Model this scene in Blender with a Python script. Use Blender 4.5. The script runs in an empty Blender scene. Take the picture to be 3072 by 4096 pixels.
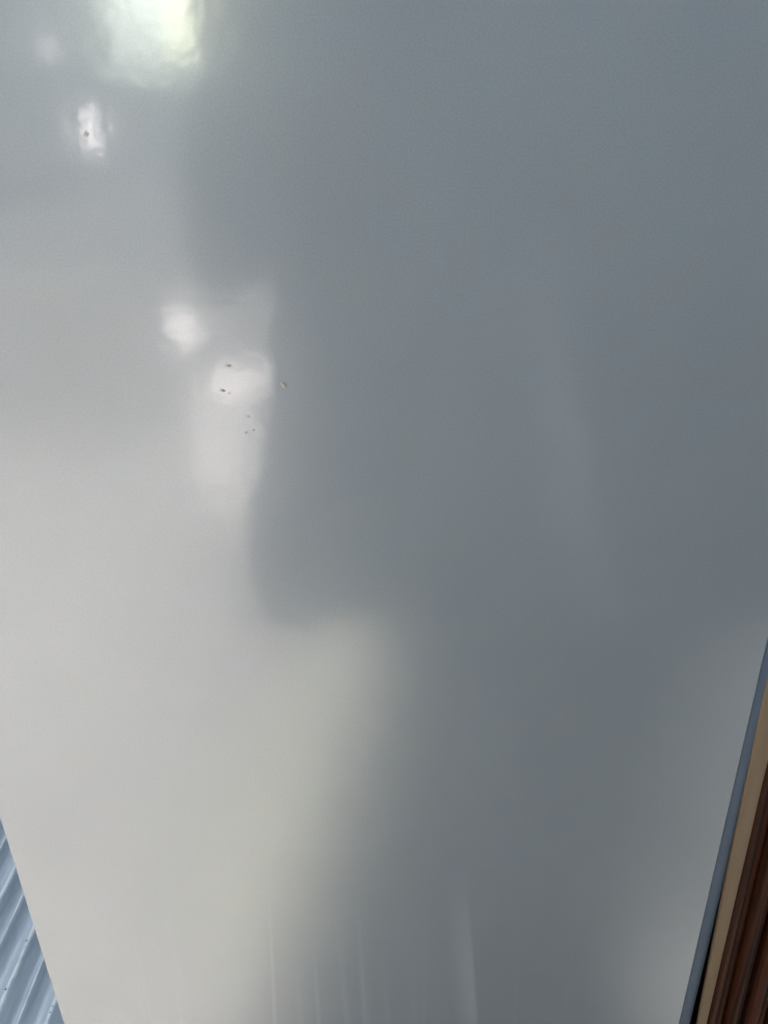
import bpy, bmesh, math, random
from mathutils import Matrix, Vector, noise

scn = bpy.context.scene
COL = scn.collection
R = math.radians

# ------------------------------------------------------------------ camera
cam_d = bpy.data.cameras.new('camera')
cam_d.sensor_fit = 'VERTICAL'
cam_d.sensor_height = 36.0
cam_d.lens = 36.0 * 3150.0 / 4096.0
cam_d.clip_start = 0.02
cam_d.clip_end = 100.0
cam = bpy.data.objects.new('camera', cam_d)
COL.objects.link(cam)
rot = Matrix(((0.99979951, 0.02002329, 0.0),
              (-0.00863280, 0.43105163, -0.90228597),
              (-0.01806674, 0.90210507, 0.43113806)))
cam.matrix_world = Matrix.Translation((0.0, -0.6, 1.5)) @ rot.to_4x4()
scn.camera = cam

# ------------------------------------------------------------------ world: dim, cool indoor ambience
W = bpy.data.worlds.new('World')
scn.world = W
W.use_nodes = True
bg = W.node_tree.nodes['Background']
bg.inputs['Color'].default_value = (0.72, 0.91, 1.16, 1)
bg.inputs['Strength'].default_value = 0.13

scn.view_settings.view_transform = 'Standard'
scn.view_settings.look = 'None'
scn.view_settings.exposure = 0.0
scn.view_settings.gamma = 1.0
scn.view_settings.use_curve_mapping = False
scn.render.engine = 'CYCLES'
scn.cycles.use_denoising = True
scn.cycles.sample_clamp_indirect = 0.0

# ------------------------------------------------------------------ lamps
def aim(o, loc, target):
    o.location = loc
    o.rotation_euler = (Vector(target) - Vector(loc)).to_track_quat('-Z', 'Y').to_euler()

def area(name, loc, target, sx, sy, radiance, color, shape='RECTANGLE', spread=180):
    d = bpy.data.lights.new(name, 'AREA')
    d.shape = shape
    d.size, d.size_y = sx, sy
    k = math.pi / 4 if shape in ('ELLIPSE', 'DISK') else 1.0
    d.energy = radiance * math.pi * sx * sy * k
    d.color = color
    d.spread = R(spread)
    o = bpy.data.objects.new(name, d)
    COL.objects.link(o)
    aim(o, loc, target)
    return o

def spot(name, loc, target, energy, color, size, blend, radius=0.05):
    d = bpy.data.lights.new(name, 'SPOT')
    d.energy = energy
    d.color = color
    d.spot_size = R(size)
    d.spot_blend = blend
    d.shadow_soft_size = radius
    o = bpy.data.objects.new(name, d)
    COL.objects.link(o)
    aim(o, loc, target)
    return o

def beam_z(name, cx, cy, z, sx, sy, turn, irradiance, color, spread):
    """added overhead lamp casting a rectangular pool of light, turned about the vertical"""
    o = area(name, (cx, cy, z), (cx, cy, 0), sx, sy, 1.0, color, spread=spread)
    o.data.energy = irradiance * sx * sy
    o.rotation_euler = (0, 0, R(turn))
    return o

def facing(name, x, y, z, sx, sz, radiance, color, shape='ELLIPSE'):
    """upright lamp looking towards the panel"""
    return area(name, (x, y, z), (x, 0, z), sx, sz, radiance, color, shape)

# the bright opening far behind the camera (top of the picture)
facing('opening_light', -1.635, -6.0, 2.50, 0.70, 1.16, 2.9, (0.90, 1.0, 0.82), 'RECTANGLE')
facing('opening_mid', -1.60, -6.01, 2.62, 0.62, 1.12, 2.2, (0.91, 1.0, 0.88), 'RECTANGLE')
facing('opening_bright', -1.58, -6.02, 2.62, 0.56, 0.90, 2.4, (0.93, 1.0, 0.90))
facing('opening_core', -1.57, -6.04, 2.60, 0.40, 0.46, 2.6, (0.97, 1.0, 0.97))
facing('opening_yellow', -1.375, -6.06, 2.52, 0.20, 0.90, 6.0, (1.0, 0.95, 0.45), 'RECTANGLE')
# gaps of daylight left of and below it
facing('gap_light', -2.15, -6.0, 1.56, 0.075, 0.30, 19.0, (1.0, 0.91, 0.88))
facing('gap_halo', -2.15, -6.05, 1.56, 0.16, 0.46, 2.0, (1.0, 0.94, 0.92))
facing('gap_glow', -2.36, -6.0, 2.14, 0.24, 0.20, 4.0, (1.0, 0.93, 0.92))
facing('sun_gap_upper', -1.52, -5.5, 0.19, 0.21, 0.29, 6.0, (1.0, 0.90, 0.86))
facing('sun_gap_halo', -1.50, -5.55, 0.22, 0.36, 0.46, 1.6, (1.0, 0.94, 0.92))
facing('sun_gap_core', -0.96, -4.0, 0.21, 0.09, 0.26, 4.5, (1.0, 0.90, 0.86))
facing('sun_gap_side', -0.82, -4.0, 0.20, 0.38, 0.26, 4.0, (1.0, 0.91, 0.87))
facing('sun_gap_fade', -0.67, -2.5, 0.40, 0.26, 0.50, 1.2, (1.0, 0.90, 0.87))
facing('sun_gap_low', -0.67, -2.52, 0.34, 0.30, 0.66, 0.5, (1.0, 0.91, 0.87))
facing('sun_gap_lowest', -0.68, -2.54, 0.26, 0.34, 0.84, 0.45, (1.0, 0.91, 0.87))
# the open daylight a long way behind
facing('far_daylight', -17.0, -39.0, 9.0, 33.0, 20.0, 0.86, (0.97, 0.99, 1.0), 'RECTANGLE')
# daylight on the floor and on the ground beyond, cast by added overhead beams
beam_z('floor_light', -2.879, -5.205, 3.5, 7.0, 9.0, 11, 18.5, (1.0, 0.93, 0.87), 7)
beam_z('floor_near', -2.00, -2.20, 3.5, 3.0, 2.6, 0, 13.5, (1.0, 0.95, 0.90), 30)
beam_z('tint_beam', -0.20, -1.30, 3.5, 0.20, 1.6, 11, 9.0, (0.96, 1.0, 0.45), 9)  # narrow beam added to tint the lit floor's edge yellow green
beam_z('ground_light', -6.0, -24.6, 6.0, 10.0, 30.0, 0, 16.0, (1.0, 0.98, 0.96), 25)
beam_z('right_light', 1.355, -0.71, 3.5, 1.2, 1.6, 29, 7.0, (1.0, 1.0, 0.97), 8)  # beam added to brighten the panel's right edge by reflection
spot('corner_light', (0.62, -0.36, 2.2), (0.62, -0.36, 0), 260, (1.0, 0.98, 0.92), 12, 1.0)  # spot added for a glow in the panel's lower right corner
# cool fill lamps added outside the mirrored view, at left and above
area('side_light', (-3.2, -1.2, 1.9), (0, -0.2, 1.4), 1.6, 2.0, 3.5, (0.90, 0.96, 1.0))  # added fill, grades the panel from left to right
area('high_light', (0.55, -1.2, 3.0), (0.2, 0, 1.7), 0.8, 0.8, 2.5, (0.80, 0.94, 1.0), spread=75)  # added fill for the top of the panel
area('sheet_fill', (-2.5, 1.6, 3.2), (-0.8, 0.5, 0), 1.2, 1.4, 14.0, (0.88, 0.95, 1.0))  # lamp added to light the sheet and gloss its crests

# ------------------------------------------------------------------ material helpers
def mat(name):
    m = bpy.data.materials.new(name)
    m.use_nodes = True
    nt = m.node_tree
    return m, nt, nt.nodes['Principled BSDF']

def N(nt, typ, **kw):
    n = nt.nodes.new(typ)
    for k, v in kw.items():
        setattr(n, k, v)
    return n

def math_n(nt, op, a, b=None, c=None):
    n = N(nt, 'ShaderNodeMath', operation=op)
    for i, v in enumerate((a, b, c)):
        if v is None:
            continue
        if isinstance(v, (int, float)):
            n.inputs[i].default_value = v
        else:
            nt.links.new(v, n.inputs[i])
    return n.outputs[0]

def ramp(nt, v, lo, hi, a=0.0, b=1.0):
    n = N(nt, 'ShaderNodeMapRange', interpolation_type='SMOOTHSTEP')
    nt.links.new(v, n.inputs[0])
    for i, q in zip((1, 2, 3, 4), (lo, hi, a, b)):
        n.inputs[i].default_value = q
    return n.outputs[0]

def noise_n(nt, vec, scale, detail=2.0, rough=0.5, stretch=(1, 1, 1)):
    mp = N(nt, 'ShaderNodeMapping')
    mp.inputs['Scale'].default_value = stretch
    nt.links.new(vec, mp.inputs['Vector'])
    n = N(nt, 'ShaderNodeTexNoise')
    n.inputs['Scale'].default_value = scale
    n.inputs['Detail'].default_value = detail
    n.inputs['Roughness'].default_value = rough
    nt.links.new(mp.outputs[0], n.inputs['Vector'])
    return n

def mixc(nt, f, a, b):
    n = N(nt, 'ShaderNodeMix', data_type='RGBA')
    if isinstance(f, (int, float)):
        n.inputs[0].default_value = f
    else:
        nt.links.new(f, n.inputs[0])
    for i, v in ((6, a), (7, b)):
        if isinstance(v, tuple):
            n.inputs[i].default_value = (*v, 1)
        else:
            nt.links.new(v, n.inputs[i])
    return n.outputs[2]

def N_Z(nt, tc):
    sp = N(nt, 'ShaderNodeSeparateXYZ')
    nt.links.new(tc, sp.inputs[0])
    return sp.outputs[2]

# glossy pale enamel, hazier with handling towards its lower half
def enamel(name, base, streaks):
    m, nt, p = mat(name)
    tc = N(nt, 'ShaderNodeTexCoord').outputs['Object']
    sep = N(nt, 'ShaderNodeSeparateXYZ')
    nt.links.new(tc, sep.inputs[0])
    X, Z = sep.outputs[0], sep.outputs[2]
    mott = noise_n(nt, tc, 7.0, 3.0)
    c = mixc(nt, ramp(nt, mott.outputs[0], 0.3, 0.7), tuple(v * 0.965 for v in base), base)
    tint = noise_n(nt, tc, 26.0, 2.0)
    t2 = mixc(nt, tint.outputs[0], (0.96, 0.99, 1.03), (1.04, 1.01, 0.97))
    mul = N(nt, 'ShaderNodeMix', data_type='RGBA', blend_type='MULTIPLY')
    mul.inputs[0].default_value = 1.0
    nt.links.new(c, mul.inputs[6]); nt.links.new(t2, mul.inputs[7])
    c = mul.outputs[2]
    grit = noise_n(nt, tc, 650.0, 2.0, 0.6)
    g2 = N(nt, 'ShaderNodeMix', data_type='RGBA', blend_type='MULTIPLY')
    g2.inputs[0].default_value = 1.0
    nt.links.new(c, g2.inputs[6])
    nt.links.new(mixc(nt, ramp(nt, grit.outputs[0], 0.3, 0.7), (0.94, 0.94, 0.945), (1.04, 1.04, 1.035)), g2.inputs[7])
    c = g2.outputs[2]
    if streaks:
        tot = None
        # x at the start, z at the start, lean, half width, strength: lighter streaks mixed into the base colour
        for x0, z0, k, w, s in ((0.076, 0.815, -0.078, 0.0045, 0.60), (-0.038, 0.775, -0.01, 0.0060, 0.34),
                                (-0.0900, 0.72, 0.01, 0.0045, 0.34), (-0.132, 0.80, 0.05, 0.0040, 0.30),
                                (-0.062, 0.74, -0.02, 0.0070, 0.24), (-0.255, 0.66, 0.03, 0.0040, 0.20),
                                (0.020, 0.66, -0.05, 0.0080, 0.18), (-0.012, 0.70, -0.02, 0.0060, 0.18), (-0.110, 0.70, 0.02, 0.0080, 0.16)):
            lean = math_n(nt, 'MULTIPLY_ADD', Z, k, x0 - k * z0)
            dx = math_n(nt, 'SUBTRACT', X, lean)
            if x0 > 0.05:   # one streak with a soft left side and a crisp right side
                a = ramp(nt, dx, -0.030, 0.0, 0.0, 1.0)
                b = ramp(nt, dx, 0.0, 0.006, 1.0, 0.0)
                s_ = math_n(nt, 'MULTIPLY', a, b)
            else:
                s_ = ramp(nt, math_n(nt, 'ABSOLUTE', dx), 0.0, w, 1.0, 0.0)
            g = ramp(nt, Z, z0 - 0.22, z0, 1.0, 0.0)
            e = math_n(nt, 'MULTIPLY', math_n(nt, 'MULTIPLY', s_, g), s * 0.8)
            tot = e if tot is None else math_n(nt, 'ADD', tot, e)
        fine = noise_n(nt, tc, 90.0, 2.0, 0.5, (1.0, 1.0, 0.012))
        fz = math_n(nt, 'MULTIPLY', ramp(nt, fine.outputs[0], 0.55, 0.8), ramp(nt, Z, 0.5, 0.85, 0.10, 0.0))
        tot = math_n(nt, 'ADD', tot, fz)
        c = mixc(nt, tot, c, (0.34, 0.365, 0.40))
    nt.links.new(c, p.inputs['Base Color'])
    p.inputs['Roughness'].default_value = 0.26
    p.inputs['IOR'].default_value = 1.75
    p.inputs['Coat Weight'].default_value = 0.9
    p.inputs['Coat IOR'].default_value = 1.75
    rr = noise_n(nt, tc, 9.0, 3.0)
    haze = math_n(nt, 'ADD', ramp(nt, rr.outputs[0], 0.25, 0.75, 0.075, 0.11), ramp(nt, N_Z(nt, tc), 0.85, 1.25, 0.09, 0.0))
    nt.links.new(haze, p.inputs['Coat Roughness'])
    peel = noise_n(nt, tc, 45.0, 2.0)
    wav = noise_n(nt, tc, 6.0, 2.0)
    bp = N(nt, 'ShaderNodeBump')
    bp.inputs['Strength'].default_value = 0.06
    bp.inputs['Distance'].default_value = 0.002
    nt.links.new(peel.outputs[0], bp.inputs['Height'])
    bp2 = N(nt, 'ShaderNodeBump')
    bp2.inputs['Strength'].default_value = 0.10
    bp2.inputs['Distance'].default_value = 0.006
    nt.links.new(wav.outputs[0], bp2.inputs['Height'])
    nt.links.new(bp.outputs[0], bp2.inputs['Normal'])
    nt.links.new(bp2.outputs[0], p.inputs['Normal'])
    nt.links.new(bp2.outputs[0], p.inputs['Coat Normal'])
    return m

M_PANEL = enamel('pale_enamel', (0.226, 0.250, 0.276), True)
M_BODY = enamel('body_enamel', (0.45, 0.46, 0.47), False)

def simple(name, c1, c2, rough, scale, stretch, bump=0.1, dist=0.001, spec=0.5, coat=0.0):
    m, nt, p = mat(name)
    tc = N(nt, 'ShaderNodeTexCoord').outputs['Object']
    n = noise_n(nt, tc, scale, 5.0, 0.6, stretch)
    nt.links.new(mixc(nt, ramp(nt, n.outputs[0], 0.3, 0.7), c1, c2), p.inputs['Base Color'])
    p.inputs['Roughness'].default_value = rough
    p.inputs['Specular IOR Level'].default_value = spec
    p.inputs['Coat Weight'].default_value = coat
    p.inputs['Coat Roughness'].default_value = 0.12
    p.inputs['Coat IOR'].default_value = 1.75
    b = N(nt, 'ShaderNodeBump')
    b.inputs['Strength'].default_value = bump
    b.inputs['Distance'].default_value = dist
    nt.links.new(n.outputs[0], b.inputs['Height'])
    nt.links.new(b.outputs[0], p.inputs['Normal'])
    return m

M_FLOOR = simple('pale_concrete', (0.22, 0.217, 0.21), (0.28, 0.275, 0.265), 0.8, 4.0, (1, 1, 1))
M_SILHOUETTE = simple('silhouette_grey', (0.16, 0.17, 0.18), (0.20, 0.21, 0.22), 0.7, 3.0, (1, 1, 1))
M_PALE_PATCH = simple('patch_pale_grey', (0.76, 0.75, 0.74), (0.82, 0.81, 0.80), 0.7, 3.0, (1, 1, 1))
M_SHADE = simple('patch_mid_grey', (0.26, 0.27, 0.28), (0.30, 0.31, 0.32), 0.7, 3.0, (1, 1, 1))
M_TRIM = simple('shaded_edge_blue_grey', (0.105, 0.14, 0.19), (0.125, 0.16, 0.215), 0.55, 20.0, (1, 1, 0.2), 0.1, 0.001, 0.3)  # shade of the rolled edge put into a darker, bluer colour
M_TAN = simple('raw_tan_wood', (0.19, 0.13, 0.082), (0.25, 0.178, 0.115), 0.7, 30.0, (1, 1, 0.06), 0.3, 0.001, 0.2)
M_WOOD = simple('dark_red_wood', (0.007, 0.004, 0.004), (0.095, 0.030, 0.013), 0.5, 90.0, (1, 1, 0.02), 0.3, 0.001, 0.12)
M_SPECK = simple('brown_dirt', (0.24, 0.21, 0.19), (0.36, 0.32, 0.29), 0.4, 300.0, (1, 1, 1), coat=0.9)
M_SMUDGE = simple('faint_dirt', (0.22, 0.19, 0.165), (0.30, 0.265, 0.235), 0.4, 300.0, (1, 1, 1), coat=0.9)
M_BLACK = simple('black_dirt', (0.02, 0.02, 0.022), (0.05, 0.05, 0.05), 0.9, 300.0, (1, 1, 1))

# blue grey paint on the corrugated sheet, with highlights painted along the crests
def sheet_mat():
    m, nt, p = mat('blue_grey_paint')
    tc = N(nt, 'ShaderNodeTexCoord').outputs['Object']
    long_ = noise_n(nt, tc, 14.0, 6.0, 0.65, (6.0, 0.5, 1.0))
    fine = noise_n(nt, tc, 140.0, 3.0, 0.6, (1.0, 0.4, 1.0))
    c = mixc(nt, ramp(nt, long_.outputs[0], 0.3, 0.7), (0.31, 0.375, 0.46), (0.44, 0.505, 0.585))
    c = mixc(nt, ramp(nt, fine.outputs[0], 0.35, 0.75, 0.0, 0.35), c, (0.40, 0.43, 0.46))
    at = N(nt, 'ShaderNodeVertexColor', layer_name='crest_light')
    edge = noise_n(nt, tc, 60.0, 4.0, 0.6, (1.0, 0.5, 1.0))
    crest_light = math_n(nt, 'ADD', at.outputs[0], ramp(nt, edge.outputs[0], 0.3, 0.7, -0.3, 0.3))
    c = mixc(nt, ramp(nt, crest_light, 0.3, 1.0, 0.0, 0.7), c, (0.72, 0.77, 0.80))
    nt.links.new(c, p.inputs['Base Color'])
    p.inputs['Roughness'].default_value = 0.36
    b = N(nt, 'ShaderNodeBump')
    b.inputs['Strength'].default_value = 0.25
    b.inputs['Distance'].default_value = 0.002
    nt.links.new(fine.outputs[0], b.inputs['Height'])
    nt.links.new(b.outputs[0], p.inputs['Normal'])
    return m
M_SHEET = sheet_mat()

# ------------------------------------------------------------------ mesh helpers
def link(name, me, m, parent=None, smooth=False):
    o = bpy.data.objects.new(name, me)
    COL.objects.link(o)
    if m:
        me.materials.append(m)
    if parent:
        o.parent = parent
    for f in me.polygons:
        f.use_smooth = smooth
    return o

def box(name, lo, hi, m, parent=None, bevel=0.0, seg=2):
    bm = bmesh.new()
    bmesh.ops.create_cube(bm, size=1.0)
    for v in bm.verts:
        v.co = Vector([(lo[i] + hi[i]) / 2 + v.co[i] * (hi[i] - lo[i]) for i in range(3)])
    if bevel:
        bmesh.ops.bevel(bm, geom=bm.edges[:], offset=bevel, segments=seg, affect='EDGES')
    me = bpy.data.meshes.new(name)
    bm.to_mesh(me); bm.free()
    return link(name, me, m, parent)

def extrude_z(name, pts, z0, z1, m, parent=None, smooth=False, lean=0.0, nz=1):
    """closed XY outline swept up from z0 to z1; lean shifts x per metre of height"""
    n = len(pts); vs = []; fs = []
    for k in range(nz + 1):
        z = z0 + (z1 - z0) * k / nz
        vs += [(x + lean * (z - z0), y, z) for x, y in pts]
    for k in range(nz):
        for i in range(n):
            j = (i + 1) % n
            fs.append((k * n + i, k * n + j, (k + 1) * n + j, (k + 1) * n + i))
    fs.append(tuple(range(n - 1, -1, -1)))
    fs.append(tuple(nz * n + i for i in range(n)))
    me = bpy.data.meshes.new(name)
    me.from_pydata(vs, [], fs)
    me.update()
    return link(name, me, m, parent, smooth)

def tag(o, label, cat, group=None):
    o['label'] = label
    o['category'] = cat
    if group:
        o['group'] = group
    return o

def empty(name, loc):
    o = bpy.data.objects.new(name, None)
    o.location = loc
    COL.objects.link(o)
    return o

def blob(name, r, thick, seed, m, parent, x, z, stretch=1.0, ang=0.0):
    """small flat irregular crumb of dirt stuck on a face looking towards -Y"""
    rnd = random.Random(seed)
    n = 11
    vs = [(0, -thick, 0)]
    for ring, (f, t) in enumerate(((0.6, 0.75), (1.0, 0.0))):
        for i in range(n):
            a = 2 * math.pi * i / n
            q = r * f * rnd.uniform(0.72, 1.2)
            u, v = q * math.cos(a) * stretch, q * math.sin(a)
            vs.append((u * math.cos(ang) - v * math.sin(ang), -thick * t, u * math.sin(ang) + v * math.cos(ang)))
    fs = []
    for i in range(n):
        j = (i + 1) % n
        fs.append((0, 1 + i, 1 + j))
        fs.append((1 + i, 1 + n + i, 1 + n + j, 1 + j))
    me = bpy.data.meshes.new(name)
    me.from_pydata(vs, [], fs)
    me.update()
    o = link(name, me, m, parent, True)
    o.location = (x, -0.0002, z)
    return o

# ------------------------------------------------------------------ setting
bm = bmesh.new()
def sheet(name, x0, x1, y0, y1, z, m, n=1):
    me = bpy.data.meshes.new(name)
    me.from_pydata([(x0, y0, z), (x1, y0, z), (x1, y1, z), (x0, y1, z)], [], [(0, 1, 2, 3)])
    return link(name, me, m)
floor = sheet('floor', -14, 14, -45, 4, -0.03, M_FLOOR)
floor['kind'] = 'structure'

# slab added behind the camera, shaped as the dark silhouette mirrored in the panel
def slab(name, outline, y0, y1, m, parent=None):
    """upright slab with an outline in x, z"""
    n = len(outline)
    vs = [(x, y, z) for y in (y0, y1) for x, z in outline]
    fs = [tuple(range(n)), tuple(range(2 * n - 1, n - 1, -1))]
    fs += [(i, n + i, n + (i + 1) % n, (i + 1) % n) for i in range(n)]
    me = bpy.data.meshes.new(name)
    me.from_pydata(vs, [], fs)
    bmm = bmesh.new(); bmm.from_mesh(me)
    bmesh.ops.recalc_face_normals(bmm, faces=bmm.faces[:])
    bmm.to_mesh(me); bmm.free()
    return link(name, me, m, parent)
silhouette_slab = slab('silhouette_slab', [(-0.40, -0.03), (-0.46, 0.03), (-0.47, 0.128), (-0.413, 0.453), (-0.345, 0.784), (-0.322, 1.01), (-0.318, 1.14),
                     (-0.34, 1.30), (-0.38, 1.65), (-0.41, 1.81), (-0.42, 2.6), (2.4, 2.6), (2.4, -0.03)], -1.76, -1.72, M_SILHOUETTE)
silhouette_slab['kind'] = 'structure'
slab('reflection_patch', [(0.649, -0.028), (0.535, 0.432), (0.468, 0.845), (0.416, 1.204), (0.42, 1.26), (0.47, 1.20), (0.66, 0.60), (0.80, -0.028)], -1.716, -1.70, M_PALE_PATCH, silhouette_slab)  # pale patch added for a faint wedge in the mirrored view
slab('reflection_patch', [(-0.425, 1.676), (-0.472, 1.603), (-0.522, 1.415), (-0.537, 1.249), (-0.517, 1.12), (-0.466, 1.074), (-0.383, 1.117), (-0.318, 1.164), (-0.22, 1.216), (-0.191, 1.672)], -1.716, -1.70, M_SHADE, silhouette_slab)  # patch added to shape the silhouette's shoulder in the mirrored view

# ------------------------------------------------------------------ corrugated sheet
def corrugated():
    P = 0.1025
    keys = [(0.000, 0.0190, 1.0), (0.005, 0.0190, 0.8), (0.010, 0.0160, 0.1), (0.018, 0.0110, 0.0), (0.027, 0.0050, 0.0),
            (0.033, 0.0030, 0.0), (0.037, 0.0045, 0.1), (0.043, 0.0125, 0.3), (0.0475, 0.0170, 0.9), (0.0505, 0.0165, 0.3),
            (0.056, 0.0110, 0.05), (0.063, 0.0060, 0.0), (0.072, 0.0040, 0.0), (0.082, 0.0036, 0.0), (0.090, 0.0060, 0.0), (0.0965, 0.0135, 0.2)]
    xs = []
    x_start = -0.855 - 12 * P
    for k in range(20):
        for u, h, w in keys:
            xs.append((x_start + k * P + u, h, w))
    ys = [0.05 + i * 0.03 for i in range(64)]
    vs, cols, fs = [], [], []
    for y in ys:
        for x, h, w in xs:
            wob = noise.noise(Vector((x * 3.0, y * 2.2, 0))) * 0.004
            dz = noise.noise(Vector((x * 9, y * 5, 3))) * 0.0016
            vs.append((x + wob, y, h * 1.25 + dz - 0.004))
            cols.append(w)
    n = len(xs)
    for j in range(len(ys) - 1):
        for i in range(n - 1):
            a = j * n + i
            fs.append((a, a + 1, a + n + 1, a + n))
    me = bpy.data.meshes.new('corrugated_sheet')
    me.from_pydata(vs, [], fs)
    me.update()
    ca = me.color_attributes.new('crest_light', 'FLOAT_COLOR', 'POINT')
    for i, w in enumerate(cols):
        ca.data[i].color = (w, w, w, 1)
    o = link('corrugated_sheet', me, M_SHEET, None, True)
    sol = o.modifiers.new('thickness', 'SOLIDIFY')
    sol.thickness = 0.0012
    sol.offset = -1
    return o
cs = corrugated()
tag(cs, 'blue grey ribbed corrugated sheet lying behind the left edge of the pale panel', 'corrugated sheet')
# crumbs on the sheet
def crumb(x, y, r, seed):
    rnd = random.Random(seed)
    bmm = bmesh.new()
    bmesh.ops.create_icosphere(bmm, subdivisions=2, radius=r)
    for v in bmm.verts:
        v.co *= rnd.uniform(0.75, 1.2)
        v.co.z *= 0.6
        v.co.x *= 0.8
    me = bpy.data.meshes.new('crumb'); bmm.to_mesh(me); bmm.free()
    o = link('crumb', me, M_BLACK, cs)
    o.location = (x, y, 0.0208)
for i, (x, y, r) in enumerate(((-0.752, 0.487, 0.0017), (-0.750, 0.474, 0.0009), (-0.752, 0.385, 0.0018), (-0.648, 0.350, 0.0012), (-0.648, 0.338, 0.0014))):
    crumb(x, y, r, i)

# ------------------------------------------------------------------ metal cabinet with the glossy panel
cab = empty('metal_cabinet', (0, 0, 0))
tag(cab, 'tall glossy pale grey enamelled metal cabinet filling most of the view', 'cabinet')
XL, XR, Z0, Z1 = -0.4025, 0.351, 0.03, 1.85
pan = box('front_panel', (XL, 0.0, Z0), (XR, 0.022, Z1), M_PANEL, cab, 0.0012, 3)
box('body', (XL + 0.006, 0.026, Z0), (XR - 0.004, 0.56, Z1 - 0.004), M_BODY, cab, 0.003)
# rolled edge right of the crease
tr = [(XR + 0.0004, 0.0012)]
for i in range(0, 13):
    a = i / 12 * R(78)
    tr.append((XR + 0.0006 + 0.0262 * math.sin(a), 0.0022 + 0.030 * (1 - math.cos(a))))
tr += [(XR + 0.0252, 0.04), (XR + 0.0004, 0.04)]
t = extrude_z('rolled_edge', tr, Z0, Z1, M_TRIM, cab, False)
t['label'] = 'blue grey rolled edge along the right side'
# dirt on the panel
for i, (x, z, r, m, st, an) in enumerate((
        (-0.1987, 1.5048, 0.0017, M_SPECK, 1.0, 0.3), (-0.1179, 1.3414, 0.0012, M_SPECK, 1.5, 0.1), (-0.1066, 1.3000, 0.0010, M_SPECK, 1.2, 0.0),
        (-0.1033, 1.2886, 0.0010, M_SMUDGE, 0.7, 0.4), (-0.1095, 1.2866, 0.0011, M_SMUDGE, 1.0, 0.0), (-0.0765, 1.3253, 0.0030, M_SMUDGE, 0.8, 0.5),
        (-0.1248, 1.3218, 0.0012, M_SMUDGE, 1.6, -0.3), (-0.1195, 1.3195, 0.0007, M_SPECK, 1.4, 0.0), (-0.2875, 1.3562, 0.0005, M_SPECK, 1.0, 0.0),
        (-0.1429, 1.3820, 0.0005, M_SPECK, 1.0, 0.0))):
    blob('dirt_speck', r, 0.00018, i, m, cab, x, z, st, an)

# ------------------------------------------------------------------ wooden cabinet on the right
wood = empty('wooden_cabinet', (0.45, 0.1, 0))
tag(wood, 'dark reddish brown reeded wooden cabinet with pale tan edge strip at right', 'cabinet')
def wp(o):
    o.matrix_parent_inverse = Matrix.Translation((-0.45, -0.1, 0))
    return o
def rounded(x0, x1, y0, y1, r, n=5):
    pts = []
    for cx, cy, a0 in ((x1 - r, y0 + r, -90), (x1 - r, y1 - r, 0), (x0 + r, y1 - r, 90), (x0 + r, y0 + r, 180)):
        for i in range(n + 1):
            a = R(a0 + 90 * i / n)
            pts.append((cx + r * math.cos(a), cy + r * math.sin(a)))
    return pts
LEAN = -0.0205
ZT = 1.20
# inner edge 0.3694, outer 0.3864 at z = 0.506
base = 0.506 * -LEAN
s = wp(extrude_z('edge_strip', rounded(0.3712 + base, 0.3894 + base, 0.004, 0.011, 0.0014), 0.0, ZT, M_TAN, wood, True, LEAN, 8))
for v in s.data.vertices:                        # the strip narrows towards the floor
    f = min(1.0, max(0.0, (v.co.x - LEAN * v.co.z - 0.3712 - base) / 0.0182))
    low = (0.878 - v.co.z) / 0.372
    v.co.x += (1 - f) * (0.0018 + 0.0044 * low) + f * (0.0007 - 0.0027 * low)
s['label'] = 'pale tan raw wood edge strip'
# reeds: half round mouldings of uneven width and depth
x = 0.3890 + base
for i, (w, d, y) in enumerate(((0.0150, 0.006, 0.010), (0.0120, 0.004, 0.020), (0.0125, 0.008, 0.010), (0.0105, 0.004, 0.022), (0.0160, 0.008, 0.010), (0.0120, 0.005, 0.02), (0.0150, 0.008, 0.010), (0.0150, 0.006, 0.015), (0.0150, 0.008, 0.010))):
    pts = [(x, y + 0.03)]
    for k in range(0, 11):
        a = math.pi - math.pi * k / 10
        pts.append((x + w / 2 + w / 2 * math.cos(a), y + d - (d + 0.002) * math.sin(a)))
    pts.append((x + w, y + 0.03))
    wp(extrude_z('reed', pts[::-1], 0.0, ZT, M_WOOD, wood, True, LEAN, 8))
    x += w + 0.0008
wp(box('side_panel', (0.375, 0.055, 0.0), (0.60, 0.075, ZT), M_WOOD, wood, 0.002))
